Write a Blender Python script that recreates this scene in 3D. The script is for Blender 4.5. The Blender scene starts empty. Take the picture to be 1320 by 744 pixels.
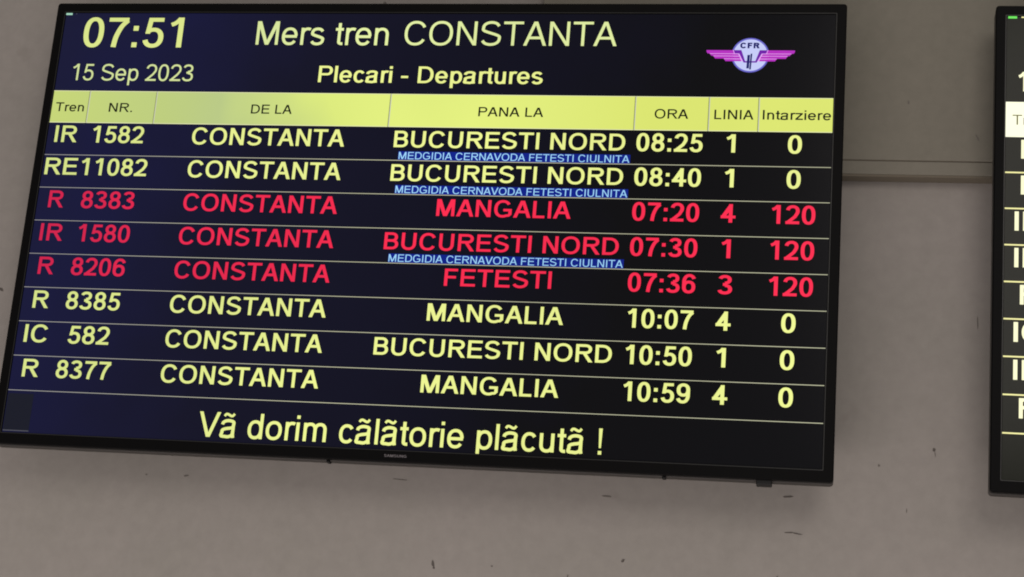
import bpy, bmesh, math, random
from mathutils import Vector, Matrix, geometry

random.seed(7)
S = 1.10                     # width of one display, metres
TOP = 3.30                   # height of the displays' top edge above the floor
WALL = 0.085 * S             # gap between the display fronts (y = 0) and the wall
PROUD = 0.020 * S            # how far the upper wall stands in front of the lower wall
scene = bpy.context.scene
COL = scene.collection

# ------------------------------------------------------------------ camera
R = Matrix(((0.983761, 0.076248, -0.162484), (-0.028878, 0.960725, 0.275995), (0.177146, -0.266821, 0.947326)))
M = Matrix(((1, 0, 0), (0, 0, -1), (0, 1, 0)))
cam_data = bpy.data.cameras.new("camera")
cam = bpy.data.objects.new("camera", cam_data)
COL.objects.link(cam)
cam_data.sensor_width = 36.0
cam_data.lens = 63.411
cam_data.clip_end = 100
cam.matrix_world = Matrix.Translation((0.997435 * S, -2.005602 * S, TOP - 0.929142 * S)) @ (M @ R.transposed()).to_4x4()
scene.camera = cam

# ------------------------------------------------------------------ world, lamps, exposure
world = bpy.data.worlds.new("World")
scene.world = world
world.use_nodes = True
wn = world.node_tree.nodes["Background"]
wn.inputs[0].default_value = (1.0, 0.945, 0.90, 1)
wn.inputs[1].default_value = 0.285


def area_lamp(name, loc, target, size, size_y, power, color):
    d = bpy.data.lights.new(name, 'AREA')
    d.shape = 'RECTANGLE'
    d.size, d.size_y, d.energy, d.color = size, size_y, power, color
    o = bpy.data.objects.new(name, d)
    COL.objects.link(o)
    o.location = loc
    o.rotation_euler = (Vector(target) - Vector(loc)).to_track_quat('-Z', 'Y').to_euler()
    return o


area_lamp("hall_light", (2.1, -4.5, 4.5), (0.8, 0, 2.7), 1.8, 1.8, 38, (1.0, 0.93, 0.87))
area_lamp("low_fill_light", (0.3, -1.7, 0.9), (0.4, 0, 2.45), 3.0, 0.7, 30, (1.0, 0.90, 0.88))  # added fill from below, not a real fitting; brightens the lower wall

vs = scene.view_settings
vs.view_transform = 'Standard'
vs.look = 'None'
vs.exposure = 0
vs.gamma = 1
vs.use_curve_mapping = False
scene.cycles.filter_width = 1.9


# ------------------------------------------------------------------ small helpers
def lin(c):
    c = c / 255.0
    return c / 12.92 if c <= 0.04045 else ((c + 0.055) / 1.055) ** 2.4


def rgb(r, g, b):
    return (lin(r), lin(g), lin(b), 1.0)


def P(u, v, d=0.0):
    """display plane (u right, v down, in display widths; d metres toward the viewer) -> local metres"""
    return (u * S, -d, -v * S)


def link_mesh(name, verts, faces, material, parent=None, smooth=False):
    me = bpy.data.meshes.new(name)
    me.from_pydata([tuple(v) for v in verts], [], faces)
    me.update()
    if smooth:
        for p in me.polygons:
            p.use_smooth = True
    me.materials.append(material)
    o = bpy.data.objects.new(name, me)
    COL.objects.link(o)
    if parent:
        o.parent = parent
    return o


def link_bm(name, bm, material, parent=None):
    me = bpy.data.meshes.new(name)
    bm.normal_update()
    bm.to_mesh(me)
    bm.free()
    me.materials.append(material)
    o = bpy.data.objects.new(name, me)
    COL.objects.link(o)
    if parent:
        o.parent = parent
    return o


def new_mat(name):
    m = bpy.data.materials.new(name)
    m.use_nodes = True
    return m, m.node_tree, m.node_tree.nodes["Principled BSDF"]


def node(nt, kind, **kw):
    n = nt.nodes.new(kind)
    for k, v in kw.items():
        setattr(n, k, v)
    return n


def screen_mat(name, col, strength=1.0, uneven=0.10, left_col=None):
    """lit liquid crystal: glossy black glass plus its own light, with the slightly uneven backlight"""
    m, nt, b = new_mat(name)
    b.inputs["Base Color"].default_value = (0.004, 0.004, 0.005, 1)
    b.inputs["Roughness"].default_value = 0.30
    b.inputs["Specular IOR Level"].default_value = 0.08
    tc = node(nt, "ShaderNodeTexCoord")
    nz = node(nt, "ShaderNodeTexNoise")
    nz.inputs["Scale"].default_value = 3.3
    nz.inputs["Detail"].default_value = 3.0
    nt.links.new(tc.outputs["Object"], nz.inputs["Vector"])
    mr = node(nt, "ShaderNodeMapRange")
    mr.inputs["From Min"].default_value = 0.3
    mr.inputs["From Max"].default_value = 0.7
    mr.inputs["To Min"].default_value = 1 - uneven
    mr.inputs["To Max"].default_value = 1 + uneven * 0.5
    nt.links.new(nz.outputs["Fac"], mr.inputs["Value"])
    mul = node(nt, "ShaderNodeMath", operation='MULTIPLY')
    mul.inputs[1].default_value = strength
    nt.links.new(mr.outputs["Result"], mul.inputs[0])
    nt.links.new(mul.outputs[0], b.inputs["Emission Strength"])
    if left_col is None:
        b.inputs["Emission Color"].default_value = col
    else:
        sx = node(nt, "ShaderNodeSeparateXYZ")
        nt.links.new(tc.outputs["Object"], sx.inputs[0])
        add = node(nt, "ShaderNodeMath", operation='MULTIPLY_ADD')
        add.inputs[1].default_value = 0.35
        nt.links.new(nz.outputs["Fac"], add.inputs[0])
        nt.links.new(sx.outputs["X"], add.inputs[2])
        r = node(nt, "ShaderNodeValToRGB")
        stops = [(0.10, left_col), (0.62, col)] if not isinstance(left_col, list) else left_col
        while len(r.color_ramp.elements) < len(stops):
            r.color_ramp.elements.new(0.5)
        for e, (p, c) in zip(r.color_ramp.elements, stops):
            e.position = p
            e.color = c
        nt.links.new(add.outputs[0], r.inputs[0])
        nt.links.new(r.outputs[0], b.inputs["Emission Color"])
    return m


def panel_mat(name, stops, noise_amp=0.5):
    """the dark part of a lit display: backlight leaking through, bluer towards one side"""
    m, nt, b = new_mat(name)
    b.inputs["Base Color"].default_value = (0.004, 0.004, 0.005, 1)
    b.inputs["Roughness"].default_value = 0.16
    b.inputs["Specular IOR Level"].default_value = 0.10
    tc = node(nt, "ShaderNodeTexCoord")
    nz = node(nt, "ShaderNodeTexNoise")
    nz.inputs["Scale"].default_value = 2.6
    nz.inputs["Detail"].default_value = 4.0
    nz.inputs["Roughness"].default_value = 0.6
    nt.links.new(tc.outputs["Object"], nz.inputs["Vector"])
    sx = node(nt, "ShaderNodeSeparateXYZ")
    nt.links.new(tc.outputs["Object"], sx.inputs[0])
    a = node(nt, "ShaderNodeMath", operation='MULTIPLY_ADD')
    a.inputs[1].default_value = noise_amp
    nt.links.new(nz.outputs["Fac"], a.inputs[0])
    zz = node(nt, "ShaderNodeMath", operation='MULTIPLY_ADD')
    zz.inputs[1].default_value = -0.28
    nt.links.new(sx.outputs["Z"], zz.inputs[0])
    nt.links.new(sx.outputs["X"], zz.inputs[2])
    nt.links.new(zz.outputs[0], a.inputs[2])
    r = node(nt, "ShaderNodeValToRGB")
    while len(r.color_ramp.elements) < len(stops):
        r.color_ramp.elements.new(0.5)
    for e, (p, c) in zip(r.color_ramp.elements, stops):
        e.position = p
        e.color = c
    sc = node(nt, "ShaderNodeMath", operation='MULTIPLY')
    sc.inputs[1].default_value = 1 / 1.45
    nt.links.new(a.outputs[0], sc.inputs[0])
    nt.links.new(sc.outputs[0], r.inputs[0])
    nt.links.new(r.outputs[0], b.inputs["Emission Color"])
    b.inputs["Emission Strength"].default_value = 1.0
    return m


def plain_mat(name, col, rough=0.5, spec=0.5, metallic=0.0, bump=0.0):
    m, nt, b = new_mat(name)
    nz = node(nt, "ShaderNodeTexNoise")
    nz.inputs["Scale"].default_value = 90
    nz.inputs["Detail"].default_value = 4
    mx = node(nt, "ShaderNodeMixRGB", blend_type='MULTIPLY')
    mx.inputs["Fac"].default_value = 0.25
    mx.inputs["Color1"].default_value = col
    nt.links.new(nz.outputs["Fac"], mx.inputs["Color2"])
    nt.links.new(mx.outputs[0], b.inputs["Base Color"])
    b.inputs["Roughness"].default_value = rough
    b.inputs["Specular IOR Level"].default_value = spec
    b.inputs["Metallic"].default_value = metallic
    return m


def wall_mat(name, c1, c2, c3):
    """painted plaster: faint blotches, fine grain, a few dirt smears"""
    m, nt, b = new_mat(name)
    tc = node(nt, "ShaderNodeTexCoord")
    big = node(nt, "ShaderNodeTexNoise")
    big.inputs["Scale"].default_value = 2.4
    big.inputs["Detail"].default_value = 5
    big.inputs["Roughness"].default_value = 0.55
    fine = node(nt, "ShaderNodeTexNoise")
    fine.inputs["Scale"].default_value = 55
    fine.inputs["Detail"].default_value = 6
    fine.inputs["Roughness"].default_value = 0.65
    mp = node(nt, "ShaderNodeMapping")
    mp.inputs["Scale"].default_value = (1.0, 1, 1.0)
    nt.links.new(tc.outputs["Object"], mp.inputs[0])
    nt.links.new(tc.outputs["Object"], big.inputs["Vector"])
    nt.links.new(mp.outputs[0], fine.inputs["Vector"])
    r = node(nt, "ShaderNodeValToRGB")
    r.color_ramp.elements[0].position = 0.32
    r.color_ramp.elements[0].color = c1
    r.color_ramp.elements[1].position = 0.68
    r.color_ramp.elements[1].color = c2
    nt.links.new(big.outputs["Fac"], r.inputs[0])
    r2 = node(nt, "ShaderNodeValToRGB")
    r2.color_ramp.elements[0].position = 0.30
    r2.color_ramp.elements[0].color = (0.93, 0.93, 0.93, 1)
    r2.color_ramp.elements[1].position = 0.70
    r2.color_ramp.elements[1].color = (1.03, 1.03, 1.03, 1)
    nt.links.new(fine.outputs["Fac"], r2.inputs[0])
    mx = node(nt, "ShaderNodeMixRGB", blend_type='MULTIPLY')
    mx.inputs["Fac"].default_value = 1.0
    nt.links.new(r.outputs[0], mx.inputs["Color1"])
    nt.links.new(r2.outputs[0], mx.inputs["Color2"])
    # small rubbed dirt spots with a shape of their own
    dirt = node(nt, "ShaderNodeTexNoise")
    dirt.inputs["Scale"].default_value = 14
    dirt.inputs["Detail"].default_value = 3
    nt.links.new(tc.outputs["Object"], dirt.inputs["Vector"])
    r3 = node(nt, "ShaderNodeValToRGB")
    r3.color_ramp.elements[0].position = 0.70
    r3.color_ramp.elements[0].color = (0, 0, 0, 1)
    r3.color_ramp.elements[1].position = 0.80
    r3.color_ramp.elements[1].color = (0.35, 0.35, 0.35, 1)
    nt.links.new(dirt.outputs["Fac"], r3.inputs[0])
    mx2 = node(nt, "ShaderNodeMixRGB", blend_type='MIX')
    nt.links.new(r3.outputs[0], mx2.inputs["Fac"])
    nt.links.new(mx.outputs[0], mx2.inputs["Color1"])
    mx2.inputs["Color2"].default_value = c3
    nt.links.new(mx2.outputs[0], b.inputs["Base Color"])
    b.inputs["Roughness"].default_value = 0.85
    b.inputs["Specular IOR Level"].default_value = 0.2
    bp = node(nt, "ShaderNodeBump")
    bp.inputs["Strength"].default_value = 0.12
    bp.inputs["Distance"].default_value = 0.002
    nt.links.new(fine.outputs["Fac"], bp.inputs["Height"])
    nt.links.new(bp.outputs[0], b.inputs["Normal"])
    return m


# ------------------------------------------------------------------ wall
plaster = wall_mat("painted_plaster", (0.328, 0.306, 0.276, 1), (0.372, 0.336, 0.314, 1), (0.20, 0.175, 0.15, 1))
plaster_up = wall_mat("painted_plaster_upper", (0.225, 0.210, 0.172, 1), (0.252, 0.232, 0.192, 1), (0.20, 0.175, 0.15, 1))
joint_dark = plain_mat("joint_dark_filler", (0.150, 0.128, 0.100, 1), 0.9, 0.1)  # dark tone of the joint line
shade_strip = plain_mat("brown_shade_strip", (0.20, 0.172, 0.132, 1), 0.85, 0.15)  # brown painted in for the shade under the ledge
scuff = plain_mat("scuffed_plaster", (0.145, 0.128, 0.115, 1), 0.9, 0.1)
scuff_pale = plain_mat("rubbed_plaster", (0.21, 0.19, 0.17, 1), 0.9, 0.1)


def box(bm, x0, x1, y0, y1, z0, z1):
    vs_ = [bm.verts.new((x, y, z)) for x in (x0, x1) for y in (y0, y1) for z in (z0, z1)]
    for f in ((0, 1, 3, 2), (4, 6, 7, 5), (0, 4, 5, 1), (2, 3, 7, 6), (0, 2, 6, 4), (1, 5, 7, 3)):
        bm.faces.new([vs_[i] for i in f])


def box_obj(name, x0, x1, y0, y1, z0, z1, material, parent=None, bevel=0.0, seg=2):
    bm = bmesh.new()
    box(bm, x0, x1, y0, y1, z0, z1)
    bmesh.ops.recalc_face_normals(bm, faces=bm.faces)
    if bevel:
        bmesh.ops.bevel(bm, geom=list(bm.edges), offset=bevel, segments=seg, affect='EDGES', profile=0.5)
    return link_bm(name, bm, material, parent)


wall = box_obj("wall", -3.2, 5.6, WALL, WALL + 0.25, 1.2, 5.2, plaster)
wall["kind"] = "structure"
LEDGE = TOP - 0.1932 * S
JOINT = TOP - 0.1734 * S
XJ = 0.6205 * S
# upper part of the wall stands proud of the lower part, right of a vertical joint
box_obj("shade_strip", XJ, 5.4, WALL - PROUD + 0.0006, WALL - 0.0012, LEDGE - 0.0008, LEDGE + 0.0022, shade_strip, wall)  # thin strip added under the trim, shade put into its colour
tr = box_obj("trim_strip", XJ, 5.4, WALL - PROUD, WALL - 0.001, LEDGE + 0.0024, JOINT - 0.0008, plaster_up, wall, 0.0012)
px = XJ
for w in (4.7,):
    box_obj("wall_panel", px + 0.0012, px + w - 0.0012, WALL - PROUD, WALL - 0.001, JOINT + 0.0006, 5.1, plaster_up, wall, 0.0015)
    px += w
    if px > 5.2:
        break
box_obj("joint_filler", XJ + 0.002, 5.38, WALL - PROUD + 0.0012, WALL - 0.002, JOINT - 0.004, JOINT + 0.004, joint_dark, wall)


def mark(u, v, w, h, ang=0.0, m=scuff, n=11, up=False, name="scuff_mark"):
    """a thin chip or smear of its own ragged shape lying on the wall"""
    pts = []
    for i in range(n):
        a = 2 * math.pi * i / n
        r = 0.72 + 0.5 * random.random()
        x, z = math.cos(a) * w / 2 * r, math.sin(a) * h / 2 * r
        pts.append((x * math.cos(ang) - z * math.sin(ang), x * math.sin(ang) + z * math.cos(ang)))
    y = WALL - (PROUD if up else 0)
    cx, cz = u * S, TOP - v * S
    vs_ = [(cx + x * S, y - 0.0006, cz + z * S) for x, z in pts] + [(cx + x * S * 1.05, y + 0.0004, cz + z * S * 1.05) for x, z in pts]
    fs = [tuple(range(n))[::-1]] + [(i, (i + 1) % n, n + (i + 1) % n, n + i) for i in range(n)]
    return link_mesh(name, vs_, fs, m, wall)


mark(0.9492, 0.5803, 0.0135, 0.0021, 0.10)
mark(0.9520, 0.6216, 0.0100, 0.0013, 0.06)
mark(0.9605, 0.6224, 0.0110, 0.0014, -0.16)
mark(0.5380, 0.6800, 0.0036, 0.0076, 0.15)
mark(0.5395, 0.6850, 0.0026, 0.0030, 0.3)
mark(0.7625, 0.6645, 0.0032, 0.0044, -0.8)
mark(0.2204, 0.5907, 0.0055, 0.0018, 0.1, scuff_pale)
mark(0.1690, 0.5915, 0.0022, 0.0016, 0.1, scuff_pale)
mark(0.7388, 0.5903, 0.0110, 0.0016, 0.0, scuff_pale)
mark(0.4891, 0.5825, 0.0190, 0.0008, -0.04, scuff_pale)
mark(1.1125, 0.5178, 0.0032, 0.0036, 0.3)
mark(1.1138, 0.5230, 0.0010, 0.0080, 0.15, scuff_pale)
mark(1.0510, 0.5390, 0.0030, 0.0026, 0.0, scuff_pale)
mark(-0.0600, 0.3613, 0.0070, 0.0040, -0.5)
mark(1.0760, 0.0989, 0.0020, 0.0050, 0.1, scuff_pale, up=True)
mark(1.1563, 0.1427, 0.0012, 0.0085, 0.5, scuff_pale, up=True)
mark(1.1599, 0.3641, 0.0014, 0.0160, 0.04, scuff_pale)
mark(0.4088, -0.0390, 0.0040, 0.0060, 0.0, scuff_pale)
mark(0.6087, 0.6794, 0.0022, 0.0018, 0.0, scuff_pale)
mark(0.6990, 0.6870, 0.0014, 0.0060, 0.0, scuff_pale)
mark(0.9400, 0.6735, 0.0020, 0.0030, 0.0, scuff_pale)
mark(1.0830, 0.5900, 0.0010, 0.0050, 0.0, scuff_pale)

# ------------------------------------------------------------------ lettering: strokes -> one flat clean mesh per text
SUP = 2.25


def ell(cx, cy, rx, ry, a0, a1, n=22, e=SUP):
    out = []
    for i in range(n + 1):
        a = math.radians(a0 + (a1 - a0) * i / n)
        c, s = math.cos(a), math.sin(a)
        out.append((cx + rx * math.copysign(abs(c) ** (2 / e), c), cy + ry * math.copysign(abs(s) ** (2 / e), s)))
    return out


def spline(pts, n=7):
    q = [pts[0]] + list(pts) + [pts[-1]]
    out = []
    for i in range(1, len(q) - 2):
        p0, p1, p2, p3 = q[i - 1], q[i], q[i + 1], q[i + 2]
        for k in range(n):
            t = k / n
            out.append(tuple(0.5 * ((2 * p1[j]) + (-p0[j] + p2[j]) * t + (2 * p0[j] - 5 * p1[j] + 4 * p2[j] - p3[j]) * t * t
                                    + (-p0[j] + 3 * p1[j] - 3 * p2[j] + p3[j]) * t ** 3) for j in (0, 1)))
    out.append(tuple(pts[-1]))
    return out


def stroke(pts, h, k, closed=False):
    """quads along a polyline; h = half weight of vertical stems, k = half weight of horizontals"""
    n = len(pts)
    L, Rr = [], []
    for i in range(n):
        if closed:
            a, b = pts[i - 1], pts[(i + 1) % n]
        else:
            a, b = pts[max(i - 1, 0)], pts[min(i + 1, n - 1)]
        dx, dy = b[0] - a[0], b[1] - a[1]
        l = math.hypot(dx, dy) or 1
        nx, ny = -dy / l, dx / l
        L.append((pts[i][0] + nx * h, pts[i][1] + ny * k))
        Rr.append((pts[i][0] - nx * h, pts[i][1] - ny * k))
    m = n if closed else n - 1
    out = []
    for i in range(m):
        j = (i + 1) % n
        out += [[L[i], Rr[i], Rr[j]], [L[i], Rr[j], L[j]], [L[i], Rr[i], L[j]], [Rr[i], Rr[j], L[j]]]
    return out


def rect(x0, y0, x1, y1):
    return [[(x0, y0), (x1, y0), (x1, y1), (x0, y1)]]


def glyph(ch, h, k):
    """returns (advance, polygons), cap height 100"""
    o = 1.6
    xh = 72.4
    H, K = 2 * h, 2 * k

    def stem(l, y0=0, y1=100):
        return rect(l, y0, l + H, y1)

    def rstem(r, y0=0, y1=100):
        return rect(r - H, y0, r, y1)

    def ring(l, r, b, t, e=SUP):
        pts = ell((l + r) / 2, (b + t) / 2, (r - l) / 2 - h, (t - b) / 2 - k, 0, 360, 40, e)[:-1]
        return stroke(pts, h, k, True)

    def open_arc(l, r, b, t, a0, a1, n=30, e=SUP):
        return stroke(ell((l + r) / 2, (b + t) / 2, (r - l) / 2 - h, (t - b) / 2 - k, a0, a1, n, e), h, k)

    def bowl(xs, xc, r, b, t):
        """flat-sided bowl: bars from xs to xc then round to r"""
        g = rect(xs, t - K, xc + .5, t) + rect(xs, b, xc + .5, b + K)
        g += stroke(ell(xc, (b + t) / 2, r - xc - h, (t - b) / 2 - k, 90, -90, 20), h, k)
        return g

    def esse(l, r, b, t):
        mid = (b + t) / 2 + (t - b) * 0.01
        cx = (l + r) / 2
        rx = (r - l) / 2 - h
        ty, by = t - k, b + k
        r1, r2 = (ty - mid) / 2, (mid - by) / 2
        up = ell(cx, ty - r1, rx * 0.93, r1, 18, 215, 18, 2.1)
        lo = ell(cx, by + r2, rx, r2, 35, -162, 18, 2.1)
        return stroke(spline(up[::3] + lo[::3], 4), h, k)

    if ch == ' ':
        return 38.8, []
    if ch == 'I':
        return 38.8, rect(19.4 - h, 0, 19.4 + h, 100)
    if ch == 'L':
        return 78, stem(10) + rect(10, 0, 72, K)
    if ch == 'E':
        return 93, stem(11) + rect(11, 0, 87, K) + rect(11, 100 - K, 85, 100) + rect(11, 52 - k, 81, 52 + k)
    if ch == 'F':
        return 85.3, stem(11) + rect(11, 100 - K, 79, 100) + rect(11, 51 - k, 71, 51 + k)
    if ch == 'T':
        return 85.3, rect(42.7 - h, 0, 42.7 + h, 100) + rect(3, 100 - K, 82.4, 100)
    if ch == 'N':
        return 101, stem(10.5) + rstem(90.5) + [[(10.5, 100), (90.5 - 2.25 * h, 0), (90.5, 0), (10.5 + 2.25 * h, 100)]]
    if ch == 'M':
        c = 58.2
        return 116.4, stem(10) + rstem(106.4) + [[(10, 100), (c - 1.15 * h, 0), (c + 1.15 * h, 0), (10 + 2.7 * h, 100)],
                                                 [(106.4, 100), (106.4 - 2.7 * h, 100), (c - 1.15 * h, 0), (c + 1.15 * h, 0)]]
    if ch == 'A':
        c = 45.8
        return 91.6, [[(0, 0), (2.2 * h, 0), (c + .95 * h, 100), (c - 1.25 * h, 100)],
                      [(91.6, 0), (c + 1.25 * h, 100), (c - .95 * h, 100), (91.6 - 2.2 * h, 0)]] + rect(17, 27, 74.6, 27 + K)
    if ch == 'V':
        c = 46
        return 92, [[(0, 100), (c - 1.2 * h, 0), (c + 1.0 * h, 0), (2.2 * h, 100)],
                    [(92, 100), (92 - 2.2 * h, 100), (c - 1.0 * h, 0), (c + 1.2 * h, 0)]]
    if ch == 'O':
        return 108.7, ring(6.6, 102, -o, 100 + o)
    if ch == 'C':
        return 101, open_arc(6.8, 97, -o, 100 + o, 30, 328)
    if ch == 'G':
        pts = ell(52, 50, 45.2 - h, 50 + o - k, 34, 298, 28)
        pts += [(84, 8.5 + k * .4), (99.5 - h, 17 + k * .4)]
        return 108.7, stroke(pts, h, k) + rstem(99.5, 15, 50) + rect(55, 50 - K, 99.5, 50)
    if ch == 'D':
        return 101, stem(11) + bowl(11, 46, 95, 0, 100)
    if ch == 'B':
        return 93, stem(11) + bowl(11, 50, 83, 52 - k, 100) + bowl(11, 52, 87.5, 0, 52 + k)
    if ch == 'P':
        return 93, stem(11) + bowl(11, 56, 88.5, 42, 100)
    if ch == 'R':
        leg = [[(46, 48), (46 + 2.3 * h, 48), (99, 0), (99 - 2.5 * h, 0)]]
        return 100, stem(11) + bowl(11, 58, 93, 45, 100) + leg
    if ch == 'S':
        return 93, esse(6, 87, -o, 100 + o)
    if ch == 'U':
        return 101, stem(11, 38) + rstem(90, 38) + stroke(ell(50.5, 38, 39.5 - h, 38 + o - k, 180, 360, 22, 2.3), h, k)
    if ch == '0':
        return 77.7, ring(5.8, 71.5, -o, 100 + o, 2.35)
    if ch == '1':
        x = 47
        return 77.7, rect(x - h, 0, x + h, 101) + stroke([(16, 76.5), (26, 80.5), (34, 86), (40, 93), (43.5, 101)][:4] + [(x - h * .4, 101 - k * .5)], h * .95, k)
    if ch == '2':
        pts = ell(38.5, 70.5, 33.5 - h, 31 - k, 172, -28, 20)
        pts = pts + [(50, 40), (30, 22), (15, 9)]
        return 77.7, stroke(pts, h, k) + rect(4, 0, 71.5, K)
    if ch == '3':
        return 77.7, (stroke(ell(37, 76.5, 31 - h, 25 - k, 165, -90, 20), h, k)
                      + stroke(ell(37.5, 51 / 2 + .6, 34 - h, 27.2 - k, 90, -168, 22), h, k) + rect(28, 51.5 - k, 38, 51.5 + k))
    if ch == '4':
        return 77.7, (rect(60 - H, 0, 60, 100) + rect(2.5, 23, 75, 23 + K)
                      + [[(2.5, 23 + K * .55), (2.5 + 2.3 * h, 23 + K * .55), (60, 100 - 2.2 * h), (60, 100), (60 - 1.7 * h, 100)]])
    if ch == '5':
        pts = [(20 - h * .1, 50)] + ell(38.5, 32.5, 33.5 - h, 34 - k, 132, -166, 24)
        return 77.7, (rect(19.5, 100 - K, 68, 100) + [[(19, 100), (12, 46), (12 + H * .93, 46), (19 + H * .95, 100)]]
                      + stroke(pts[1:], h, k))
    if ch in '69':
        q = ring(5.8, 72, -o, 66.5)
        q += stroke(ell(41, 58, 35.2 - h, 43.5 - k, 28, 180, 18) + [(5.8 + h, 32)], h, k)
        if ch == '9':
            q = [[(77.7 - x, 100 - y) for x, y in f] for f in q]
        return 77.7, q
    if ch == '7':
        return 77.7, rect(7, 100 - K, 71.5, 100) + stroke(spline([(68, 97 - k), (50, 70), (36, 36), (30.5, 0)], 6), h, k)
    if ch == '8':
        return 77.7, ring(9.5, 68.5, 49.5 - k * .4, 100 + o, 2.1) + ring(5.8, 72, -o, 52 + k, 2.15)
    if ch == ':':
        q = max(H, 13.5)
        return 40, rect(20 - q / 2, 0, 20 + q / 2, q) + rect(20 - q / 2, xh - q, 20 + q / 2, xh)
    if ch == '.':
        q = max(H, 13.5)
        return 38.8, rect(19.4 - q / 2, 0, 19.4 + q / 2, q)
    if ch == '-':
        return 46.5, rect(4, 36 - k, 42.5, 36 + k)
    if ch == '!':
        q = max(H, 13.5)
        return 38.8, rect(19.4 - q / 2, 0, 19.4 + q / 2, q) + [[(19.4 - h * .6, 25), (19.4 + h * .6, 25), (19.4 + h * 1.05, 100), (19.4 - h * 1.05, 100)]]
    if ch in 'aã':
        g = stroke([(9.5 + h * .3, 52)] + spline([(14, 60), (24, xh + o - k - 2), (38, xh + o - k), (53, xh + o - k - 2.5), (61.5 - h * .3, 60), (65.5 - h, 48)], 5)
                   + [(65.5 - h, 14), (68 - h, 0)], h, k)
        g += stroke(spline([(64 - h, 42), (48, 38.5), (28, 35.5), (14, 30), (5.5 + h, 20), (10, 7), (26, k - o), (42, 4), (56, 12), (65 - h, 26)], 5), h, k)
        if ch == 'ã':
            g += stroke(spline([(17, 85), (22, 92.5), (31, 93), (44, 87), (52, 87), (59, 95.5)], 5), h * .72, k * .8)
        return 77.7, g
    if ch == 'c':
        return 69.8, open_arc(5.5, 69, -o, xh + o, 36, 322, 26)
    if ch == 'd':
        return 77.7, rstem(69) + ring(5, 68.5, -o, xh + o)
    if ch == 'p':
        return 77.7, stem(9.5, -28, xh) + ring(9.5, 73, -o, xh + o)
    if ch == 'e':
        return 77.7, open_arc(5.2, 72.5, -o, xh + o, 2, 326, 28) + rect(8, 36 - K * .5, 72.3 - h * .3, 36 + K * .5)
    if ch == 'i':
        return 31, rect(15.5 - h, 0, 15.5 + h, xh) + rect(15.5 - h, 100 - max(H * .95, 12), 15.5 + h, 100)
    if ch == 'l':
        return 31, rect(15.5 - h, 0, 15.5 + h, 100)
    if ch == 'n':
        return 77.7, stem(9.5, 0, xh) + rstem(68.5, 0, 44) + stroke(ell(39.2, 43, 29.3 - h, xh + o - 43 - k, 168, 0, 16), h, k)
    if ch == 'm':
        g = stem(9.5, 0, xh) + rect(58.2 - h, 0, 58.2 + h, 46) + rstem(107, 0, 46)
        r = (58.2 + h - 9.5) / 2
        g += stroke(ell(9.5 + r, 46, r - h, xh + o - 46 - k, 168, 0, 14), h, k)
        g += stroke(ell(107 - r, 46, r - h, xh + o - 46 - k, 180, 0, 14), h, k)
        return 116.4, g
    if ch == 'r':
        return 46.5, stem(9.5, 0, xh) + stroke(ell(38, 42, 28.5 - h, xh + o - 42 - k, 172, 62, 12), h, k)
    if ch == 'o':
        return 77.7, ring(4.8, 73, -o, xh + o)
    if ch == 's':
        return 69.8, esse(4.5, 65, -o, xh + o)
    if ch == 't':
        x = 20
        return 38.8, stroke([(x, 93), (x, 16)] + ell(x + 13, 14, 13, 14 - k, 185, 285, 8), h, k) + rect(3, xh - K, 37, xh)
    if ch == 'u':
        g = rstem(68.5, 0, xh) + stem(9, 28, xh) + stroke(ell(38.5, 29, 29.5 - h, 29 + o - k, 180, 350, 16), h, k)
        return 77.7, g
    if ch == 'z':
        return 69.8, rect(5, xh - K, 64, xh) + rect(3, 0, 66, K) + [[(3, K * .9), (3 + 2.6 * h, K * .9), (64, xh - K * .9), (64 - 2.6 * h, xh - K * .9)]]
    raise ValueError(ch)


_cache = {}


def glyph_mesh(ch, h, k):
    """union of the strokes of one character, triangulated"""
    key = (ch, h, k)
    if key in _cache:
        return _cache[key]
    adv, polys = glyph(ch, h, k)
    verts, faces = [], []
    for f in polys:
        area = sum(f[i][0] * f[(i + 1) % len(f)][1] - f[(i + 1) % len(f)][0] * f[i][1] for i in range(len(f)))
        if abs(area) < 1e-6:
            continue
        if area < 0:
            f = f[::-1]
        faces.append(list(range(len(verts), len(verts) + len(f))))
        verts += [Vector(p) for p in f]
    if verts:
        vo, _, fo, _, _, src = geometry.delaunay_2d_cdt(verts, [], faces, 0, 1e-4, True)
        res = (adv, [(v.x, v.y) for v in vo], [tuple(f) for f, s_ in zip(fo, src) if len(s_)])
    else:
        res = (adv, [], [])
    _cache[key] = res
    return res


def text_mesh(text, weight, contrast=0.86):
    h = weight / 2
    k = h * contrast
    x = 0
    V, F = [], []
    for ch in text:
        adv, vs_, fs = glyph_mesh(ch, h, k)
        b = len(V)
        V += [(px_ + x, py) for px_, py in vs_]
        F += [tuple(i + b for i in f) for f in fs]
        x += adv
    return V, F


def lettering(name, text, u0, u1, v, cap, weight, material, parent, d=0.0008, contrast=0.86):
    """text whose ink runs from u0 to u1, baseline at v, capital height cap (display widths)"""
    V, F = text_mesh(text, weight, contrast)
    x0, x1 = min(p[0] for p in V), max(p[0] for p in V)
    if u1 is None:
        sx = cap / 100
    else:
        sx = (u1 - u0) / (x1 - x0)
    vs_ = [P(u0 + (p[0] - x0) * sx, v - p[1] * cap / 100, d) for p in V]
    return link_mesh(name, vs_, F, material, parent)


def flat(name, u0, v0, u1, v1, material, parent, d=0.0004):
    vs_ = [P(u0, v1, d), P(u1, v1, d), P(u1, v0, d), P(u0, v0, d)]
    return link_mesh(name, vs_, [(0, 1, 2, 3)], material, parent)


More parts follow.
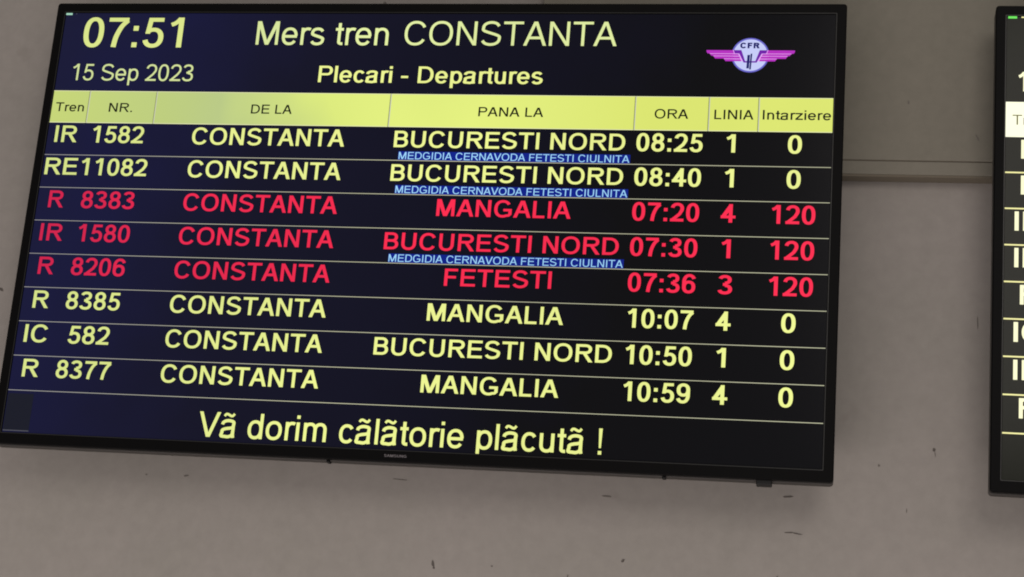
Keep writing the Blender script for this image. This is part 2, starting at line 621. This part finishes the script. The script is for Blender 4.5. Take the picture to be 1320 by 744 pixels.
# ------------------------------------------------------------------ display materials
bezel_black = plain_mat("bezel_black_plastic", (0.0028, 0.0026, 0.0028, 1), 0.5, 0.09)
shell_grey = plain_mat("cabinet_dark_grey", (0.055, 0.049, 0.044, 1), 0.55, 0.4)
lip_grey = plain_mat("bezel_lip", (0.022, 0.022, 0.021, 1), 0.35, 0.4)
port_black = plain_mat("port_black", (0.006, 0.006, 0.006, 1), 0.5, 0.3)
steel = plain_mat("bracket_steel", (0.25, 0.25, 0.26, 1), 0.4, 0.5, 0.9)
logo_print = plain_mat("maker_print_grey", (0.22, 0.20, 0.21, 1), 0.5, 0.3)

panel_a = panel_mat("lit_panel_navy", [(0.08, rgb(22, 23, 46)), (0.25, rgb(20, 21, 57)), (0.42, rgb(15, 15, 36)), (0.64, rgb(9, 9, 25)), (0.78, rgb(6, 6, 8))], 0.42)
panel_b = panel_mat("lit_panel_olive", [(0.0, rgb(20, 21, 12)), (1.0, rgb(22, 23, 15))], 0.2)
yel = screen_mat("pixel_yellow", rgb(240, 247, 148), 1.0, 0.10, rgb(210, 223, 136))
yel_title = screen_mat("pixel_pale_yellow", rgb(228, 240, 164), 1.0, 0.10, rgb(200, 214, 150))
head_y = screen_mat("pixel_header_yellow", rgb(229, 241, 128), 1.0, 0.05, [
    (0.10, rgb(205, 219, 116)), (0.33, rgb(192, 208, 126)), (0.46, rgb(186, 202, 134)), (0.60, rgb(222, 236, 126)), (0.80, rgb(230, 242, 128)), (1.0, rgb(222, 232, 114))])
red = screen_mat("pixel_red", rgb(255, 44, 80), 1.0, 0.10, rgb(200, 32, 76))
sky = screen_mat("pixel_light_blue", rgb(160, 216, 255), 1.0, 0.10)
blue = screen_mat("pixel_deep_blue", rgb(8, 32, 138), 1.0, 0.15)
rule = screen_mat("pixel_rule", rgb(190, 190, 160), 1.0, 0.15, rgb(142, 140, 146))
divider = screen_mat("pixel_divider", rgb(205, 205, 190), 1.0, 0.05)
divider_d = screen_mat("pixel_divider_shade", rgb(140, 150, 85), 1.0, 0.05)
ink = screen_mat("pixel_black", rgb(12, 14, 8), 1.0, 0.05)
tile = screen_mat("pixel_dim_grey", rgb(24, 26, 38), 1.0, 0.10)
tile_line = screen_mat("pixel_grey_line", rgb(82, 82, 92), 1.0, 0.10)
mint = screen_mat("pixel_mint", rgb(165, 215, 190), 1.0, 0.05)
green = screen_mat("pixel_green", rgb(112, 235, 96), 1.0, 0.05)
disc_c = screen_mat("pixel_disc", rgb(200, 206, 250), 1.0, 0.05)
disc_r = screen_mat("pixel_disc_rim", rgb(108, 104, 205), 1.0, 0.05)
mag = screen_mat("pixel_magenta", rgb(184, 48, 194), 1.0, 0.06)
pinkl = screen_mat("pixel_pink", rgb(242, 165, 250), 1.0, 0.05)
navy = screen_mat("pixel_navy", rgb(30, 30, 105), 1.0, 0.05)
purple = screen_mat("pixel_purple", rgb(112, 30, 170), 1.0, 0.05)
white_y = screen_mat("pixel_hot_yellow_white", rgb(255, 253, 208), 1.08, 0.03)
head_w = screen_mat("pixel_hot_header", rgb(255, 255, 226), 1.1, 0.02)
ink_b = screen_mat("pixel_olive_ink", rgb(105, 100, 50), 1.0, 0.05)
rule_b = screen_mat("pixel_hot_rule", rgb(250, 244, 170), 1.0, 0.03)


def rr(u0, v0, u1, v1, r, n=6):
    pts = []
    for cx, cy, a0 in ((u1 - r, v0 + r, 0), (u0 + r, v0 + r, 90), (u0 + r, v1 - r, 180), (u1 - r, v1 - r, 270)):
        for i in range(n + 1):
            a = math.radians(a0 + 90 * i / n)
            pts.append((cx + r * math.cos(a), cy - r * math.sin(a)))
    return pts


def skin_loops(name, loops, material, parent, cap_first=False, cap_last=False):
    """loops: list of lists of 3-D points with equal count, skinned in order"""
    n = len(loops[0])
    V = [p for l in loops for p in l]
    F = []
    for i in range(len(loops) - 1):
        for j in range(n):
            a, b = i * n + j, i * n + (j + 1) % n
            F.append((a, b, b + n, a + n))
    if cap_first:
        F.append(tuple(range(n))[::-1])
    if cap_last:
        F.append(tuple(range((len(loops) - 1) * n, len(loops) * n)))
    o = link_mesh(name, V, F, material, parent)
    bm = bmesh.new()
    bm.from_mesh(o.data)
    bmesh.ops.recalc_face_normals(bm, faces=bm.faces)
    bm.to_mesh(o.data)
    bm.free()
    return o


HB = 0.5762                       # bottom of the front bezel
AU0, AU1, AV0, AV1 = 0.0126, 0.9870, 0.0136, 0.5618


def L3(loop, d):
    return [P(u, v, d) for u, v in loop]


def housing(root):
    """black bezel ring round the glass, grey rear shell, mount, infrared box; all parts of the display"""
    f = 0.0012
    o_ = [L3(rr(0, 0, 1, HB, .004), -0.010), L3(rr(0, 0, 1, HB, .004), -f),
          L3(rr(f, f, 1 - f, HB - f, .003), 0.0)]
    i_ = [L3(rr(AU0 - .0006, AV0 - .0006, AU1 + .0006, AV1 + .0006, .0006), 0.0),
          L3(rr(AU0, AV0, AU1, AV1, .0004), -0.0016)]
    skin_loops("bezel", o_ + i_, bezel_black, root)
    e0, e1 = .0007, .0016
    lip = [L3(rr(AU0 - e1, AV0 - e1, AU1 + e1, AV1 + e1, .0012), -0.0001), L3(rr(AU0 - e1, AV0 - e1, AU1 + e1, AV1 + e1, .0012), 0.0004),
           L3(rr(AU0 - e0, AV0 - e0, AU1 + e0, AV1 + e0, .0010), 0.0004), L3(rr(AU0 - e0, AV0 - e0, AU1 + e0, AV1 + e0, .0010), -0.0001)]
    skin_loops("inner_lip", lip, lip_grey, root)
    g = .0012
    sh = [L3(rr(g, g, 1 - g, HB - g * .5, .004), -0.0085), L3(rr(g, g, 1 - g, HB - g * .5, .004), -0.0115),
          L3(rr(.0002, .0002, 1 - .0002, HB + .0006, .004), -0.0125), L3(rr(.0002, .0002, 1 - .0002, HB + .0006, .004), -0.028),
          L3(rr(.006, .004, 1 - .006, HB - .004, .006), -0.036), L3(rr(.10, .10, .90, HB - .09, .02), -0.044),
          L3(rr(.12, .12, .88, HB - .11, .02), -0.052)]
    skin_loops("rear_shell", sh, shell_grey, root, cap_last=True)
    x0, x1 = .40 * S, .60 * S
    box_obj("wall_bracket", x0, x1, 0.0515, WALL - 0.0005, -.40 * S, -.225 * S, steel, root, 0.002)
    box_obj("infrared_box", .9150 * S, .9325 * S, 0.004, 0.022, -(HB + .0056) * S, -(HB - .001) * S, port_black, root, 0.0012)
    for u in (.4170, .8095):
        box_obj("bottom_clip", u * S, (u + .0042) * S, 0.010, 0.020, -(HB + .0030) * S, -(HB) * S, port_black, root, 0.0008)
    lettering("maker_lettering", "SAMSUNG", .4880, .5146, .5708, .0030, 17, logo_print, root, 0.0003)


def screen(root, material):
    return flat("screen_panel", AU0 - .001, AV0 - .001, AU1 + .001, AV1 + .001, material, root, -0.0015)


D0, D1, D2, D3 = -0.0011, -0.0008, -0.0005, -0.0002   # thin layers in front of the panel, behind the bezel's face

# ------------------------------------------------------------------ main display
ra = bpy.data.objects.new("departure_display", None)
COL.objects.link(ra)
ra.location = (0, 0, TOP)
ra["label"] = "wide black wall display listing eight train departures in yellow and red on dark blue"
ra["category"] = "display screen"
ra["group"] = "station display screens hung on the wall"
housing(ra)
sa = screen(ra, panel_a)

HT, HBm = 0.1205, 0.1637
cols = [AU0, 0.0612, 0.1502, 0.4527, 0.7540, 0.8420, 0.9006, AU1]
for a, b in zip(cols[:-1], cols[1:]):
    flat("header_cell", a, HT, b - .0008 if b < .98 else b, HBm, head_y, sa, D0)
for c in cols[1:-1]:
    flat("column_divider", c - .0008, HT + .0004, c + .0002, HBm, divider_d, sa, D1)
    flat("column_divider", c + .0002, HT, c + .0012, HBm, divider, sa, D1)
flat("header_highlight", AU0, HBm - .0008, AU1, HBm, screen_mat("pixel_cream", rgb(238, 240, 190), 1, .05), sa, D1)
flat("header_highlight", AU0, HT, AU1, HT + .0007, bpy.data.materials["pixel_cream"], sa, D1)
HV, HC = 0.1487, 0.0121
for t, a, b in (("Tren", .0179, .0561), ("NR.", .0894, .1205), ("DE LA", .2762, .3289), ("PANA LA", .5638, .6437),
                ("ORA", .7779, .8181), ("LINIA", .8488, .8950), ("Intarziere", .9057, .9851)):
    lettering("header_lettering", t, a, b, HV if a < .9 else HV - .0003, HC, 15.5, ink, sa, D2, .9)

lettering("clock_lettering", "07:51", .0405, .1735, .0606, .0405, 16.5, yel, sa, D1, .8)
lettering("date_lettering", "15 Sep 2023", .0335, .1945, .1062, .0222, 12.5, yel_title, sa, D1, .9)
lettering("title_lettering", "Mers tren", .2712, .4420, .0562, .0318, 12.8, yel_title, sa, D1, .9)
lettering("title_lettering", "CONSTANTA", .4622, .7268, .0557, .0318, 12.0, yel_title, sa, D1, .9)
lettering("subtitle_lettering", "Plecari - Departures", .3577, .6396, .1060, .0219, 16.5, yel, sa, D1, .8)

ROW0, DR = 0.1637, 0.04329
WB = 17.0
rows = [("IR", .0226, .0524, "1582", .0727, .1403, "BUCURESTI NORD", .4622, .7449, 1, "08:25", "1", "0", yel),
        ("RE", .0160, .0589, "11082", .0640, .1505, "BUCURESTI NORD", .4622, .7449, 1, "08:40", "1", "0", yel),
        ("R", .0275, .0474, "8383", .0706, .1403, "MANGALIA", .5229, .6856, 0, "07:20", "4", "120", red),
        ("IR", .0226, .0526, "1580", .0729, .1402, "BUCURESTI NORD", .4625, .7450, 1, "07:30", "1", "120", red),
        ("R", .0272, .0476, "8206", .0704, .1402, "FETESTI", .5400, .6684, 0, "07:36", "3", "120", red),
        ("R", .0272, .0478, "8385", .0703, .1398, "MANGALIA", .5231, .6856, 0, "10:07", "4", "0", yel),
        ("IC", .0225, .0522, "582", .0794, .1322, "BUCURESTI NORD", .4627, .7449, 0, "10:50", "1", "0", yel),
        ("R", .0270, .0480, "8377", .0704, .1402, "MANGALIA", .5234, .6860, 0, "10:59", "4", "0", yel)]
for i, (ty, a0, a1, nr, n0, n1, dest, d0, d1, via, tm, pl, dl, m) in enumerate(rows):
    b = ROW0 + DR * i + .0262
    bt = b + .0001
    lettering("train_type_lettering", ty, a0, a1, b, .0222, WB, m, sa, D1)
    lettering("train_number_lettering", nr, n0, n1, b + .0001, .0222, WB, m, sa, D1)
    lettering("origin_lettering", "CONSTANTA", .2040, .4000, b + .0004, .0222, WB, m, sa, D1)
    lettering("destination_lettering", dest, d0, d1, b, .0212, WB, m, sa, D1)
    if via:
        flat("via_strip", d0 + .0068, b + .0050, .7520, b + .0163, blue, sa, D0)
        lettering("via_lettering", "MEDGIDIA CERNAVODA FETESTI CIULNITA", .4699, .7512, b + .0153, .0092, 13.5, sky, sa, D1)
    t0 = .7605 if tm[0] == '1' else .7583
    lettering("time_lettering", tm, t0, .8368, b + .0003, .0226, WB + 1.5, m, sa, D1, .82)
    l0, l1 = {'1': (.8645, .8752), '4': (.8620, .8791), '3': (.8624, .8790)}[pl]
    lettering("platform_lettering", pl, l0, l1, b + .0003, .0226, WB + 1.5, m, sa, D1, .82)
    if dl == "0":
        lettering("delay_lettering", dl, .9363, .9525, b + .0004, .0226, WB + 1.5, m, sa, D1, .82)
    else:
        lettering("delay_lettering", dl, .9206, .9707, b + .0004, .0226, WB + 1.5, m, sa, D1, .82)
    v = ROW0 + DR * (i + 1)
    flat("row_rule", AU0 + .0004, v - .00045, AU1 - .0002, v + .00045, rule, sa, D2)
lettering("message_lettering", "Vã dorim cãlãtorie plãcutã !", .2589, .7400, .5567, .0302, 13.8, yel, sa, D1, .9)
flat("corner_tile", AU0 + .0008, .5140, .0465, .5590, tile, sa, D0)
flat("corner_tile", AU0 + .0008, .5590, .0465, .5602, tile_line, sa, D0)
flat("status_dash", .0128, .0137, .0214, .0164, mint, sa, D1)
flat("status_dash", .0262, .0143, .0277, .0153, tile_line, sa, D1)

# emblem: white disc, three-step wings, rail wheel
CX, CY = .8879, .0664


def disc(name, r, material, d, ry=None):
    pts = [(CX + r * math.cos(2 * math.pi * i / 48), CY - (ry or r) * math.sin(2 * math.pi * i / 48)) for i in range(48)]
    return link_mesh(name, [P(u, v, d) for u, v in pts], [tuple(range(48))], material, sa)


disc("emblem_disc", .0222, disc_r, -.0012)
disc("emblem_disc", .0203, disc_c, -.0010)
E0 = (630, 385)


def ep(x, y):
    s = .0222 / 220.0
    return (CX + (x - E0[0]) * s, CY + (y - E0[1]) * s)


def emblem_poly(name, polys, material, d):
    V, F = [], []
    for pl_ in polys:
        b = len(V)
        V += [P(*ep(x, y), d) for x, y in pl_]
        F.append(tuple(range(b, b + len(pl_))))
    return link_mesh(name, V, F, material, sa)


for sgn in (1, -1):
    fx = (lambda x: x) if sgn == 1 else (lambda x: 2 * 632 - x)

    def q(pts):
        return [(fx(x), y) for x, y in pts]
    emblem_poly("emblem_wing", [q([(112, 324), (424, 324), (440, 366), (128, 366), (114, 345)])], mag, -.0008)
    emblem_poly("emblem_wing", [q([(432, 322), (524, 322), (572, 462), (632, 462), (632, 481), (556, 481), (500, 366), (446, 366)])], purple, -.0008)
    emblem_poly("emblem_wing", [q([(158, 374), (490, 374), (500, 396), (172, 396)])], mag, -.0008)
    emblem_poly("emblem_wing", [q([(200, 404), (506, 404), (520, 431), (218, 431)])], mag, -.0008)
    emblem_poly("emblem_wing", [q([(326, 439), (522, 439), (530, 464), (342, 464)])], mag, -.0008)
    emblem_poly("emblem_wing_edge", [q([(150, 366), (492, 366), (492, 373), (154, 373)]), q([(194, 396), (504, 396), (504, 403), (198, 403)]),
                                     q([(320, 431), (520, 431), (520, 438), (324, 438)]), q([(424, 322), (433, 322), (447, 366), (439, 366)]),
                                     q([(491, 366), (500, 366), (545, 466), (528, 466)])], pinkl, -.0007)
emblem_poly("emblem_wheel", [[(598, 384), (628, 384), (620, 556), (590, 556)], [(635, 368), (654, 368), (644, 570), (625, 570)]], navy, -.0005)
lettering("emblem_lettering", "CFR", ep(508, 0)[0], ep(737, 0)[0], ep(0, 300)[1], ep(0, 300)[1] - ep(0, 228)[1], 28, navy, sa, -.0005)

# ------------------------------------------------------------------ second display, mostly beyond the right edge
rb = bpy.data.objects.new("arrival_display", None)
COL.objects.link(rb)
rb.location = (1.1718 * S, 0, TOP - .0020 * S)
rb.rotation_euler = (0, math.radians(0.42), 0)
rb["label"] = "black wall display cut by the right edge, with glaring white header and pale train letters"
rb["category"] = "display screen"
rb["group"] = "station display screens hung on the wall"
housing(rb)
sb = screen(rb, panel_b)
OB = .0002
for a, b in zip(cols[:-1], cols[1:]):
    flat("header_cell", a + OB - (.002 if a == AU0 else 0), HT, b - .0008 if b < .98 else b, HBm, head_w, sb, D0)
lettering("header_lettering", "Tren", .0200, .0570, HV, HC, 11.5, ink_b, sb, D2, .9)
lettering("date_lettering", "15 Sep 2023", .0262, .1900, .1075, .0240, 17, white_y, sb, D1, .9)
lettering("clock_lettering", "07:51", .0505, .1735, .0606, .0405, 17.5, white_y, sb, D1, .8)
flat("status_dash", .0140, .0133, .0240, .0162, green, sb, D1)
flat("status_dash", .0290, .0137, .0335, .0153, rule_b, sb, D1)
rb_types = ["R", "R", "IR", "IR", "R", "IC", "IR", "R"]
for i, ty in enumerate(rb_types):
    b = ROW0 + DR * i + .0262
    a0, a1 = {"R": (.0300, .0492), "IR": (.0235, .0530), "IC": (.0235, .0530)}[ty]
    lettering("train_type_lettering", ty, a0, a1, b, .0228, 19.5, white_y, sb, D1)
    flat("row_rule", AU0 - .0002, b + .0171 - .0009, AU1, b + .0171 + .0009, rule_b, sb, D2)
